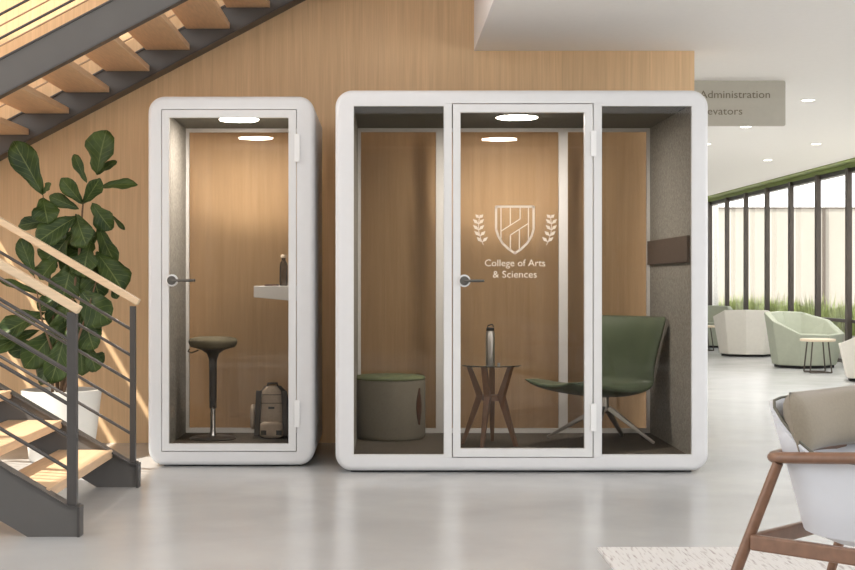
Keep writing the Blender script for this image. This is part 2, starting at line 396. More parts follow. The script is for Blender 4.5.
# downlights in the low ceiling
dl = [(3.77, 12.5, 'recessed round ceiling downlight nearest the right edge, right of the hanging sign'),
      (3.77, 14.66, 'recessed round ceiling downlight at the bottom edge of the hanging sign'),
      (5.07, 16.5, 'recessed round ceiling downlight farthest right, above the green beam'),
      (3.77, 16.5, 'recessed round ceiling downlight just above the large booth right edge'),
      (5.10, 18.7, 'recessed round ceiling downlight farthest back above the window corner')]
dl0 = None
for i, (x, y, lab) in enumerate(dl):
    if dl0 is None:
        t = thing('downlight', lab, 'ceiling light', (x, y, ZC), 'recessed downlights in the lobby ceiling')
        b = newbm(); lathe(b, [(0.055, 0), (0.07, 0), (0.07, -0.005), (0.055, -0.005)], (x, y, ZC), 24, False, False); obj('trim_ring', b, 'white_paint', t)
        b = newbm(); lathe(b, [(0.055, -0.001), (0.055, -0.004)], (x, y, ZC), 24); obj('lens', b, 'downlight_glow', t)
        sl = bpy.data.lights.new('Downlight', 'SPOT'); sl.energy = 130; sl.spot_size = math.radians(150); sl.spot_blend = 1.0; sl.shadow_soft_size = 0.07; sl.color = (1.0, 0.965, 0.92)
        lo = bpy.data.objects.new('beam_light', sl); COL.objects.link(lo); lo.parent = t; lo.location = (0, 0, -0.02)
        dl0 = t; kids = list(t.children)
    else:
        t = dl0.copy(); COL.objects.link(t); t.location = (x, y, ZC); t['label'] = lab
        for c in kids:
            d = c.copy(); COL.objects.link(d); d.parent = t

# hanging sign
YS = 11.31
sx1 = PX(785.5, YS); sx0 = 2.24; sz1 = ZC-0.0005; sz0 = PZ(126, YS)
t = thing('hanging_sign', 'taupe ceiling-hung direction sign reading Administration and Elevators', 'sign', ((sx0+sx1)/2, YS, sz0))
b = newbm(); prism(b, rr(sx0, sx1, sz0, sz1, 0.016, 4), YS, YS+0.02); obj('sign_panel', b, 'sign_taupe', t)
for s, x0, x1, py in (('Administration', 699.5, 770, 98.0), ('Elevators', 699.5, 742.3, 114.6)):
    b = text_bm(s, 0.086, PX(x1, YS)-PX(x0, YS), extrude=0.001)
    bmesh.ops.translate(b, verts=b.verts, vec=(PX(x0, YS), YS-0.001, PZ(py, YS)))
    obj('lettering', b, 'sign_text', t)

# ------------------------------------------------------------------ staircases
SL = 0.59
def flight_lower():
    t = thing('staircase', 'lower stair flight with dark steel stringers and pale wooden treads', 'staircase', (-2.2, 7.0, 0))
    XE = -1.362; XB = -1.40
    xl = -3.72
    for (y0, y1) in ((6.23, 6.27), (7.73, 7.77)):
        ztop = 0.128; zl = ztop+SL*(XB-xl)
        bottom_hit = XB+(ztop-0.227)/SL  # where the underside meets the floor
        b = newbm()
        prism(b, [(XE, 0), (XE, ztop), (XB, ztop), (xl, zl), (xl, zl-0.24), (bottom_hit-0.02, 0)], y0, y1)
        so = obj('stringer', b, 'stringer_metal', t)
        # flanges and end plate
        sgn = 1 if y0 < 7 else -1
        ya, yb = (y0-0.012, y1+0.03) if sgn > 0 else (y0-0.03, y1+0.012)
        b = newbm(); prism(b, [(XE-0.005, ztop), (XE-0.005, ztop+0.012), (XB-0.004, ztop+0.012), (xl, zl+0.013), (xl, zl), (XB, ztop)], ya, yb)
        box(b, XE-0.004, XE+0.008, ya, yb, 0, ztop+0.004)
        obj('flange', b, 'dark_metal', so)
    for k in range(8):
        xf = -1.50-0.278*k; z = 0.207+0.164*k
        b = newbm(); box(b, xf-0.30, xf, 6.272, 7.728, z-0.045, z); obj('tread', b, 'tread_wood', t, bevel=0.004)
    for yr, w in ((6.25, 0.043), (7.75, 0.030)):
        for xp in (-1.392, -2.60, -3.70):
            zb = 0.128+SL*max(0, XB-xp); zt = 1.0+SL*(-1.363-xp)-0.02
            b = newbm(); box(b, xp-w/2, xp+w/2, yr-0.02, yr+0.02, zb, zt); obj('post', b, 'dark_metal', t, bevel=0.002)
        x0 = -1.36; x1 = -3.75; zc = 1.005 if yr < 7 else 1.017
        b = newbm(); beam(b, (x0, yr, zc), (x1, yr, zc+SL*(x0-x1)), 0.055, 0.036); obj('handrail', b, 'maple', t, bevel=0.004)
        for k in range(5):
            zp = (1.136-(340.5+32.4*k-281)/225.2) if yr < 7 else (1.136-(329+26*k-281)/180.6)
            xs = -1.405
            b = newbm(); tube(b, [(xs, yr, zp), (x1, yr, zp+SL*(xs-x1))], 0.0085, 8); obj('rail_rod', b, 'dark_metal', t)
    return t
flight_lower()
b = newbm(); box(b, -5.2, -3.73, 6.23, 9.72, 1.40, 1.50)
tag(obj('stair_landing', b, 'tread_wood', base=(-4.4, 8, 1.40)), 'half landing platform joining the two stair flights', 'landing')

def flight_upper():
    t = thing('staircase', 'upper stair flight crossing overhead, open wooden treads between dark stringers', 'staircase', (-1.5, 8.95, 1.5))
    S = 0.527; A = 3.406; xa = -3.72; xb = 0.60
    for y0, y1 in ((8.18, 8.23), (9.67, 9.832)):
        b = newbm(); prism(b, [(xa, A+S*xa), (xb, A+S*xb), (xb, A+S*xb+0.202), (xa, A+S*xa+0.202)], y0, y1)
        so = obj('stringer', b, 'stringer_metal', t)
        ya, yb = (y0-0.01, y1+0.02) if y0 < 9 else (y0-0.02, y1)
        b = newbm()
        for dz in (-0.010, 0.202):
            prism(b, [(xa, A+S*xa+dz), (xb, A+S*xb+dz), (xb, A+S*xb+dz+0.01), (xa, A+S*xa+dz+0.01)], ya, yb)
        obj('flange', b, 'dark_metal', so)
    k0 = -8
    for k in range(-8, 8):
        xr = -1.345+0.277*k; z = 2.727+0.146*k
        if xr > 0.62: continue
        b = newbm(); box(b, xr-0.302, xr, 8.232, 9.668, z, z+0.042); obj('tread', b, 'tread_wood', t, bevel=0.004)
    for yr in (8.205, 9.695):
        for xp in (-3.62, -2.98, 0.5):
            zb = A+S*xp+0.205
            b = newbm(); box(b, xp-0.02, xp+0.02, yr-0.02, yr+0.02, zb, zb+0.88); obj('post', b, 'dark_metal', t)
        b = newbm(); beam(b, (xa, yr, A+S*xa+1.11), (xb, yr, A+S*xb+1.11), 0.055, 0.042); obj('handrail', b, 'maple', t)
        for k in range(5):
            dz = 0.195+0.14*(k+1)
            b = newbm(); tube(b, [(xa, yr, A+S*xa+dz), (xb, yr, A+S*xb+dz)], 0.0085 if yr < 9 else 0.006, 8); obj('rail_rod', b, 'dark_metal' if yr < 9 else 'rod_sunlit', t)  # wall-side rods get the painted sunlit tone
flight_upper()

# ------------------------------------------------------------------ booths
def booth(name, label, Y0, outer, opening, YB, lamp, small):
    x0, x1, z0, z1 = outer; ox0, ox1, oz0, oz1 = opening
    t = thing(name, label, 'office booth', ((x0+x1)/2, (Y0+YB)/2, 0))
    R = 0.032; RC = 0.10
    def L(x0, x1, z0, z1, r, y): return [(x, y, z) for x, z in rr(x0, x1, z0, z1, r, 10)]
    loops = []
    for k in range(7):
        a = k/6*PI/2; ins = R*(1-math.sin(a)); loops.append(L(x0+ins, x1-ins, z0+ins, z1-ins, RC-ins, Y0+R*(1-math.cos(a))))
    for k in range(7):
        a = (1-k/6)*PI/2; ins = R*(1-math.sin(a)); loops.append(L(x0+ins, x1-ins, z0+ins, z1-ins, RC-ins, YB-R*(1-math.cos(a))))
    e = 0.02
    loops.append(L(ox0, ox1, oz0, oz1, 0.003, YB))
    loops.append(L(ox0, ox1, oz0, oz1, 0.003, YB-0.045))
    loops.append(L(ox0-e, ox1+e, oz0-e, oz1+e, 0.003, YB-0.045))
    loops.append(L(ox0-e, ox1+e, oz0-e, oz1+e, 0.003, Y0+0.045))
    loops.append(L(ox0, ox1, oz0, oz1, 0.003, Y0+0.045))
    loops.append(L(ox0, ox1, oz0, oz1, 0.003, Y0))
    b = newbm(); loft(b, loops, close=True); obj('shell', b, 'shell_white', t, smooth=35)
    b = newbm(); box(b, x0+0.09, x1-0.09, Y0+0.06, YB-0.06, 0, z0+0.005); obj('plinth', b, 'plinth_black', t)
    ya, yb = Y0+0.046, YB-0.046
    for xs in ((ox0-0.018, ox0+0.002), (ox1-0.002, ox1+0.018)):
        b = newbm(); box(b, xs[0], xs[1], ya, yb, oz0, oz1); obj('wall_lining', b, 'felt_grey', t)
    b = newbm(); box(b, ox0, ox1, ya, yb, oz1-0.004, oz1+0.018); obj('ceiling_lining', b, 'felt_ceiling', t)
    b = newbm(); box(b, ox0+0.002, ox1-0.002, ya, yb, oz0-0.018, oz0+0.004); obj('carpet', b, 'carpet', t)
    lx, ly, lr = lamp
    b = newbm(); lathe(b, [(lr, oz1-0.004), (lr, oz1-0.011), (lr-0.008, oz1-0.013)], (lx, ly, 0), 40); lo = obj('ceiling_lamp', b, 'lamp_white', t, smooth=40)
    b = newbm(); lathe(b, [(lr+0.001, oz1-0.004), (lr+0.010, oz1-0.004), (lr+0.008, oz1-0.009), (lr+0.001, oz1-0.009)], (lx, ly, 0), 40, False, False); obj('lamp_rim', b, 'frame_white', lo)
    return t

def door(t, Y0, d, gl, hx, hz, hinges, hingex, lever_to):
    """d,gl: rects (x0,x1,z0,z1)"""
    b = newbm(); ring(b, d, gl, Y0-0.002, Y0+0.04); dr = obj('door', b, 'frame_white', t)
    b = newbm(); box(b, gl[0]-0.003, gl[1]+0.003, Y0+0.016, Y0+0.022, gl[2]-0.003, gl[3]+0.003); obj('glass_pane', b, 'glass_booth', dr)
    b = newbm(); disc(b, (hx, hz), 0.037, Y0-0.012, Y0-0.002, 32); obj('rosette', b, 'hinge_white', dr)
    b = newbm(); disc(b, (hx, hz), 0.027, Y0-0.030, Y0-0.012, 28)
    tube(b, [(hx, Y0-0.022, hz), (hx+0.02, Y0-0.045, hz), (hx+0.045, Y0-0.052, hz), (lever_to, Y0-0.052, hz)], 0.0078, 10); obj('lever_handle', b, 'handle_dark', dr, smooth=40)
    b = newbm(); disc(b, (hx, hz), 0.027, Y0+0.04, Y0+0.055, 24); tube(b, [(hx, Y0+0.05, hz), (hx, Y0+0.09, hz), (hx+0.03, Y0+0.1, hz), (lever_to-0.01, Y0+0.1, hz)], 0.009, 10); obj('inner_lever', b, 'handle_dark', dr, smooth=40)
    for za, zb in hinges:
        b = newbm(); prism(b, rr(hingex-0.016, hingex+0.016, za, zb, 0.006, 3), Y0-0.016, Y0-0.0025); obj('hinge', b, 'hinge_white', dr)
    return dr

# large booth --------------------------------------------------------
Y0 = 8.30; YB = 9.66
X = lambda p: PX(p, Y0); Z = lambda p: PZ(p, Y0)
op = (X(353.2), X(692.3), Z(457.8), Z(103.3))
BL = booth('meeting_booth', 'large white three-panel glass meeting booth with crest on its door', Y0,
           (X(335.3), X(708.8), Z(471.2), Z(89.8)), op, YB, (PX(517, 8.95), 8.95, 0.128), False)
for a, c in ((444.3, 451.9), (593.6, 601.4)):
    b = newbm(); box(b, X(a), X(c), Y0+0.001, Y0+0.05, op[2], op[3]); obj('mullion', b, 'frame_white', BL, bevel=0.002)
for a, c in ((353.2, 444.3), (601.4, 692.3)):
    b = newbm(); ring(b, (X(a), X(c), op[2], op[3]), (X(a)+0.003, X(c)-0.003, Z(454.6), Z(106)), Y0+0.001, Y0+0.03); fo = obj('panel_frame', b, 'frame_white', BL)
    b = newbm(); box(b, X(a)+0.001, X(c)-0.001, Y0+0.012, Y0+0.018, Z(455), Z(105.5)); obj('glass_pane', b, 'glass_side', fo)
gl = (X(460.5), X(584.6), Z(448.6), Z(112.3))
DL = door(BL, Y0, (X(452.9), X(592.6), Z(456.9), Z(104.2)), gl, X(464.2), Z(280.8), ((Z(156.5), Z(131)), (Z(431), Z(403.5))), X(593.3), X(483.7))
# emblem on the glass
YD = Y0+0.0145
def strokes(bm, segs, w, y):
    for (a, c) in segs:
        p = Vector((PX(a[0], Y0), 0, PZ(a[1], Y0))); q = Vector((PX(c[0], Y0), 0, PZ(c[1], Y0)))
        d = (q-p).normalized(); n = Vector((-d.z, 0, d.x))*w/2; e = d*w*0.3
        prism(bm, [((p-e+n).x, (p-e+n).z), ((q+e+n).x, (q+e+n).z), ((q+e-n).x, (q+e-n).z), ((p-e-n).x, (p-e-n).z)], y, y+0.001)
def cp(x, y): return (440+x/4.07, 180+y/4.07)
b = newbm()
out = [cp(229, 108), cp(382, 108), cp(382, 200), cp(374, 228), cp(355, 258), cp(330, 282), cp(306, 298), cp(282, 282), cp(256, 258), cp(238, 228), cp(229, 200)]
strokes(b, [(out[i], out[(i+1) % len(out)]) for i in range(len(out))], 0.0135, YD)
inn = [cp(250, 122), cp(250, 240), cp(288, 272)]
strokes(b, [(cp(249, 112), cp(249, 246)), (cp(287, 112), cp(287, 182)), (cp(327, 112), cp(327, 156)), (cp(361, 112), cp(361, 246)),
            (cp(249, 208), cp(327, 158)), (cp(287, 224), cp(361, 176)), (cp(287, 226), cp(287, 282)), (cp(324, 200), cp(324, 282))], 0.0065, YD)
obj('shield_emblem', b, 'decal_cream', DL)
for side in (-1, 1):
    b = newbm()
    cx = 515.2+side*36.0
    stem = []
    for k in range(11):
        f = k/10; stem.append((cx-side*(-2.0*math.sin(f*PI)+4.5*(1-f)**2+1.0*f), 245-30*f))
    strokes(b, [(stem[i], stem[i+1]) for i in range(10)], 0.004, YD)
    for k in (1, 3, 5, 7, 9):
        sx, sy = stem[k]
        for dd in (-1, 1):
            ang = math.radians(48)*dd; ln = 7.6 if k < 9 else 5.5
            tx, ty = sx+ln*math.sin(ang), sy-ln*math.cos(ang)
            mx, my = (sx+tx)/2, (sy+ty)/2; nx, ny = math.cos(ang)*1.7, math.sin(ang)*1.7
            prism(b, [(PX(a, Y0), PZ(c, Y0)) for a, c in ((sx, sy), (mx+nx, my+ny), (tx, ty), (mx-nx, my-ny))], YD, YD+0.001)
    obj('laurel_emblem', b, 'decal_cream', DL)
for s, x0, x1, py in (('College of Arts', 485, 545.5, 266.2), ('& Sciences', 493, 537, 277.6)):
    b = text_bm(s, 0.058, PX(x1, Y0)-PX(x0, Y0), extrude=0.0003, offset=0.0)
    bmesh.ops.translate(b, verts=b.verts, vec=(PX(x0, Y0), YD, PZ(py, Y0))); obj('lettering', b, 'decal_cream', DL)
# rear glazing
def rear(t, YB, op, muls, gmat='glass_rear'):
    b = newbm(); ring(b, op, (op[0]+0.022, op[1]-0.022, op[2]+0.035, op[3]-0.028), YB-0.044, YB-0.004); fo = obj('rear_frame', b, 'rear_white', t)
    xs = [op[0]+0.022]+[v for m in muls for v in m]+[op[1]-0.022]
    for m in muls:
        b = newbm(); box(b, m[0], m[1], YB-0.048, YB-0.002, op[2]+0.035, op[3]-0.028); obj('rear_mullion', b, 'rear_white', fo)
    for i in range(0, len(xs), 2):
        b = newbm(); box(b, xs[i]-0.001, xs[i+1]+0.001, YB-0.03, YB-0.024, op[2]+0.034, op[3]-0.027); obj('rear_pane', b, gmat, fo)
rear(BL, YB, op, [(0.350, 0.410), (1.192, 1.252)])
# dark band on the right lining
b = newbm(); box(b, op[1]-0.022, op[1]-0.0021, Y0+0.05, YB-0.05, 1.247, 1.408); obj('bumper_rail', b, 'bumper', BL, bevel=0.003)
FLZ = op[2]+0.004

# small booth --------------------------------------------------------
YS0 = 8.57
X = lambda p: PX(p, YS0); Z = lambda p: PZ(p, YS0)
ops = (X(161.3), X(296.7), Z(451.8), Z(109.3))
BS = booth('phone_booth', 'small white single-door glass phone booth beside the staircase', YS0,
           (X(147.7), X(314.6), Z(465.6), Z(96)), ops, YB, (PX(239, 9.05), 9.05, 0.125), True)
DS = door(BS, YS0, (X(162), X(296), Z(451), Z(110)), (X(168.8), X(288.5), Z(443.9), Z(117.5)), X(172.2), Z(280.4),
          ((Z(162), Z(134)), (Z(427), Z(400))), X(297.2), X(194.7))
rear(BS, YB, ops, [])
FSZ = ops[2]+0.004
b = newbm(); xr = ops[1]-0.0025; xl = PX(253.7, 8.95)
ztop = 1.104
prism(b, [(xl, ztop), (xr, ztop), (xr, ztop-0.10), (xl, ztop-0.072)], 8.95, 9.50); obj('desk_shelf', b, 'rear_white', BS, bevel=0.004)

# bottle and phone on the shelf
t = thing('carafe', 'dark glass bottle with tan cork standing on the white booth shelf', 'bottle', (PX(283.6, 9.12), 9.12, ztop))
c = (PX(283.6, 9.12), 9.12, ztop)
b = newbm(); lathe(b, [(0.024, 0), (0.027, 0.006), (0.027, 0.13), (0.022, 0.15), (0.013, 0.165), (0.013, 0.182)], c, 20); obj('bottle_body', b, 'glass_bottle', t, smooth=40)
b = newbm(); lathe(b, [(0.012, 0.1825), (0.019, 0.184), (0.019, 0.198), (0.015, 0.203)], c, 16); obj('cork', b, 'bag_tan', t, smooth=40)
b = newbm(); box(b, PX(265, 9.05), PX(277.5, 9.05), 9.02, 9.16, ztop, ztop+0.012); tag(obj('notebook', b, 'leather_brown', base=(PX(271, 9.05), 9.09, ztop), bevel=0.003), 'small dark brown notebook lying on the white booth shelf', 'notebook')

# stool
sc = (PX(213, 9.25), 9.25, FSZ)
t = thing('stool', 'tall round stool with olive seat inside the small booth', 'stool', sc)
b = newbm(); lathe(b, [(0.10, 0.595), (0.145, 0.605), (0.158, 0.625), (0.160, 0.645), (0.150, 0.662), (0.10, 0.672), (0.02, 0.668)], sc, 40); obj('seat', b, 'stool_fabric', t, smooth=50)
b = newbm(); lathe(b, [(0.026, 0.46), (0.027, 0.52), (0.04, 0.56), (0.075, 0.585), (0.11, 0.594)], sc, 32); obj('seat_support', b, 'stool_dark', t, smooth=50)
b = newbm(); lathe(b, [(0.024, 0.20), (0.026, 0.46)], sc, 24); obj('column', b, 'stool_dark', t, smooth=40)
b = newbm(); lathe(b, [(0.030, 0.012), (0.018, 0.05), (0.017, 0.21)], sc, 24); obj('gas_lift', b, 'chrome', t, smooth=40)
b = newbm(); lathe(b, [(0.15, 0), (0.155, 0.006), (0.14, 0.014), (0.03, 0.022)], sc, 36); obj('base', b, 'stool_dark', t, smooth=40)
b = newbm(); tube(b, [(sc[0]-0.09, 9.2, FSZ+0.585), (sc[0]-0.13, 9.17, FSZ+0.57), (sc[0]-0.15, 9.15, FSZ+0.58), (sc[0]-0.14, 9.14, FSZ+0.596)], 0.005, 8); obj('height_lever', b, 'chrome', t)

# backpack
def backpack():
    Yc = 9.30; cx = PX(272.5, Yc)
    t = thing('backpack', 'tan backpack with dark straps standing on the small booth floor', 'backpack', (cx, Yc, FSZ))
    def slab(name, w0, w1, w2, y0, y1, za, zb, m, r=0.03, parent=t, cxx=cx, flat=0.9):
        b = newbm(); loops = []; n = 8
        for k in range(n+1):
            f = k/n; z = za+(zb-za)*f
            w = w0*(1-f)*(1-f)+2*f*(1-f)*w1+w2*f*f
            e = 1-(max(0, abs(f-0.5)*2-0.75)/0.25)**2*0.35
            loops.append([(cxx+w/2*e*math.copysign(abs(math.cos(a))**0.6, math.cos(a)), (y0+y1)/2+(y1-y0)/2*e*math.copysign(abs(math.sin(a))**0.7, math.sin(a)), z) for a in [2*PI*j/20 for j in range(20)]])
        loft(b, loops, caps=(True, True)); return obj(name, b, m, parent, smooth=60)
    B = FSZ+0.0
    slab('body', 0.23, 0.25, 0.17, Yc-0.05, Yc+0.12, B, B+0.34, 'bag_dark')
    slab('bag_front', 0.16, 0.185, 0.11, Yc-0.085, Yc-0.02, B+0.085, B+0.345, 'bag_tan')
    slab('front_pocket', 0.155, 0.165, 0.15, Yc-0.105, Yc-0.05, B+0.01, B+0.115, 'bag_tan')
    for s in (-1, 1):
        slab('side_pocket', 0.03, 0.04, 0.03, Yc-0.06, Yc+0.05, B+0.06, B+0.22, 'bag_tan', cxx=cx+s*0.128)
        b = newbm(); beam(b, (cx+s*0.096, Yc-0.088, B+0.02), (cx+s*0.082, Yc-0.095, B+0.32), 0.036, 0.012, up=(0, 1, 0)); obj('strap', b, 'bag_dark', t, bevel=0.003)
        b = newbm(); box(b, cx+s*0.05-0.018, cx+s*0.05+0.018, Yc-0.108, Yc-0.1, B+0.03, B+0.06); obj('buckle', b, 'black_plastic', t)
    for z in (0.235, 0.29):
        b = newbm(); box(b, cx-0.072, cx+0.072, Yc-0.089, Yc-0.08, B+z, B+z+0.004); obj('seam', b, 'bag_dark', t)
    b = newbm(); box(b, cx-0.02, cx+0.02, Yc-0.094, Yc-0.082, B+0.20, B+0.214); obj('badge', b, 'black_plastic', t)
    b = newbm(); tube(b, [(cx-0.035, Yc, B+0.335), (cx-0.03, Yc, B+0.36), (cx+0.03, Yc, B+0.36), (cx+0.035, Yc, B+0.335)], 0.008, 8); obj('carry_loop', b, 'bag_dark', t)
backpack()

# ottoman
c = (PX(390, 9.34), 9.335, FLZ)
t = thing('ottoman', 'round grey fabric ottoman with green top in the large booth', 'ottoman', c)
b = newbm(); lathe(b, [(0.221, 0.0), (0.228, 0.008), (0.235, 0.03), (0.236, 0.375), (0.234, 0.39)], c, 56); obj('body', b, 'pouf_side', t, smooth=50)
b = newbm(); lathe(b, [(0.234, 0.391), (0.237, 0.396), (0.234, 0.405), (0.221, 0.414), (0.12, 0.418), (0.01, 0.418)], c, 56); obj('top_cushion', b, 'pouf_top', t, smooth=60)
b = newbm()
th = math.radians(-37); n = 10
L = []
for k in range(n+1):
    f = k/n; zz = 0.10+0.24*f; hw = 0.002+0.024*math.sin(PI*f); L.append([(c[0]+(0.235+d)*math.cos(th+s*hw/0.23), c[1]+(0.235+d)*math.sin(th+s*hw/0.23), FLZ+zz) for s, d in ((-1, 0.0), (-1, 0.006), (0, 0.012), (1, 0.006), (1, 0.0))])
loft(b, L, caps=(True, True)); obj('handle', b, 'leather_brown', t, smooth=60)

# side table with glass top
def glass_table():
    Yc = 8.95; cx = PX(491.5, Yc)
    t = thing('side_table', 'round glass-top side table on crossed walnut legs', 'side table', (cx, Yc, FLZ))
    zt = PZ(364.5, Yc)
    b = newbm(); lathe(b, [(0.188, 0), (0.191, 0.004), (0.188, 0.008)], (cx, Yc, zt-0.008), 56); obj('tabletop', b, 'glass_table', t, smooth=30)
    h = zt-0.008-FLZ
    for k, a in enumerate((172, 247, 84, 322)):
        a = math.radians(a); dx, dy = math.cos(a), math.sin(a)
        top = Vector((cx+dx*0.145, Yc+dy*0.145, FLZ+h)); mid = Vector((cx+dx*0.075, Yc+dy*0.075, FLZ+h*0.62)); bot = Vector((cx+dx*0.185, Yc+dy*0.185, FLZ))
        sv = Vector((-dy, dx, 0)); b = newbm(); L = []
        for p, w, q in ((top, 0.034, 0.030), (mid, 0.040, 0.044), (bot, 0.022, 0.024)):
            d = Vector((dx, dy, 0)); L.append([p+sv*w/2+d*q/2, p-sv*w/2+d*q/2, p-sv*w/2-d*q/2, p+sv*w/2-d*q/2])
        loft(b, L, caps=(True, True)); obj('leg', b, 'walnut', t, bevel=0.003)
    b = newbm(); lathe(b, [(0.062, 0), (0.062, 0.035)], (cx, Yc, FLZ+h*0.56), 20); obj('hub', b, 'walnut', t)
    bc = (PX(490.5, Yc), Yc+0.02, zt)
    t2 = thing('flask', 'brushed steel drink flask standing on the glass side table', 'bottle', bc)
    b = newbm(); lathe(b, [(0.027, 0), (0.029, 0.004), (0.029, 0.195), (0.025, 0.208), (0.023, 0.214)], bc, 28); obj('body', b, 'steel', t2, smooth=40)
    b = newbm(); lathe(b, [(0.0235, 0.2145), (0.025, 0.216), (0.025, 0.232), (0.020, 0.236)], bc, 24)
    tube(b, [(bc[0]-0.018, bc[1], zt+0.232), (bc[0]-0.014, bc[1], zt+0.248), (bc[0]+0.012, bc[1], zt+0.256), (bc[0]+0.022, bc[1], zt+0.240)], 0.004, 8)
    obj('lid', b, 'black_plastic', t2, smooth=40)
    sc = (PX(498.5, Yc), Yc-0.02, zt)
    b = newbm(); lathe(b, [(0.008, 0), (0.009, 0.008), (0.006, 0.012)], sc, 12); tag(obj('screw_cap', b, 'steel', base=sc), 'tiny steel cap beside the flask on the glass table', 'cap')
glass_table()

# green lounge chair
def lounge():
    ox, oy = 1.415, 9.05
    ang = math.atan2(-0.62, -0.78)  # facing direction in plan
    t = thing('lounge_chair', 'green leather shell lounge chair on four-arm metal base', 'chair', (ox, oy, FLZ), rz=ang)
    # local: +x facing forward, y across, z up
    prof = [(0.53, 0.378), (0.42, 0.350), (0.24, 0.315), (0.06, 0.295), (-0.08, 0.298), (-0.17, 0.328), (-0.215, 0.385), (-0.24, 0.49), (-0.262, 0.61), (-0.285, 0.73), (-0.30, 0.815)]
    halfw = [0.20, 0.28, 0.32, 0.32, 0.30, 0.275, 0.265, 0.275, 0.295, 0.315, 0.33]
    nv = 14
    def surf(off):
        G = []
        for i, (x, z) in enumerate(prof):
            i0, i1 = max(0, i-1), min(len(prof)-1, i+1)
            tx, tz = prof[i1][0]-prof[i0][0], prof[i1][1]-prof[i0][1]; l = math.hypot(tx, tz); nx, nz = -tz/l, tx/l   # underside/back normal
            row = []
            for j in range(nv+1):
                v = -1+2*j/nv
                lift = 0.045*abs(v)**2.6 if i < 6 else 0.0
                fwd = 0.07*abs(v)**2.2*min(1, max(0, (i-5)/2)) if i >= 5 else 0
                edge = 1-0.75*abs(v)**6; e2 = 1.0 if 0 < i < len(prof)-1 else 0.3
                o = off*edge*e2
                row.append((x+fwd+nx*o, v*halfw[i], z+lift+nz*o))
            G.append(row)
        return G
    b = newbm()
    A = [[b.verts.new(p) for p in r] for r in surf(0.0)]; B = [[b.verts.new(p) for p in r] for r in surf(-0.065)]
    m = len(A)
    for i in range(m-1):
        for j in range(nv):
            b.faces.new((A[i][j], A[i+1][j], A[i+1][j+1], A[i][j+1])); b.faces.new((B[i][j], B[i][j+1], B[i+1][j+1], B[i+1][j]))
        b.faces.new((A[i][0], B[i][0], B[i+1][0], A[i+1][0])); b.faces.new((A[i][nv], A[i+1][nv], B[i+1][nv], B[i][nv]))
    for j in range(nv):
        b.faces.new((A[0][j], A[0][j+1], B[0][j+1], B[0][j])); b.faces.new((A[-1][j], B[-1][j], B[-1][j+1], A[-1][j+1]))
    s = obj('seat_shell', b, 'green_leather', t, local=True, smooth=60); s.parent = t
    md = s.modifiers.new('sub', 'SUBSURF'); md.levels = 1; md.render_levels = 1
    b = newbm(); lathe(b, [(0.05, 0.205), (0.035, 0.21), (0.028, 0.24), (0.028, 0.30), (0.10, 0.31)], (0, 0, 0), 24); obj('swivel_post', b, 'steel', t, local=True, smooth=40)
    for k in range(4):
        a = math.radians(45+90*k)-ang+0
        wa = [math.radians(148), math.radians(-28), math.radians(248), math.radians(62)][k]-ang
        ln = [0.40, 0.33, 0.36, 0.36][k]
        b = newbm(); beam(b, (0.03*math.cos(wa), 0.03*math.sin(wa), 0.225), (ln*math.cos(wa), ln*math.sin(wa), 0.014), 0.034, 0.030, 0.022, 0.016); obj('leg', b, 'steel', t, local=True, bevel=0.003)
lounge()

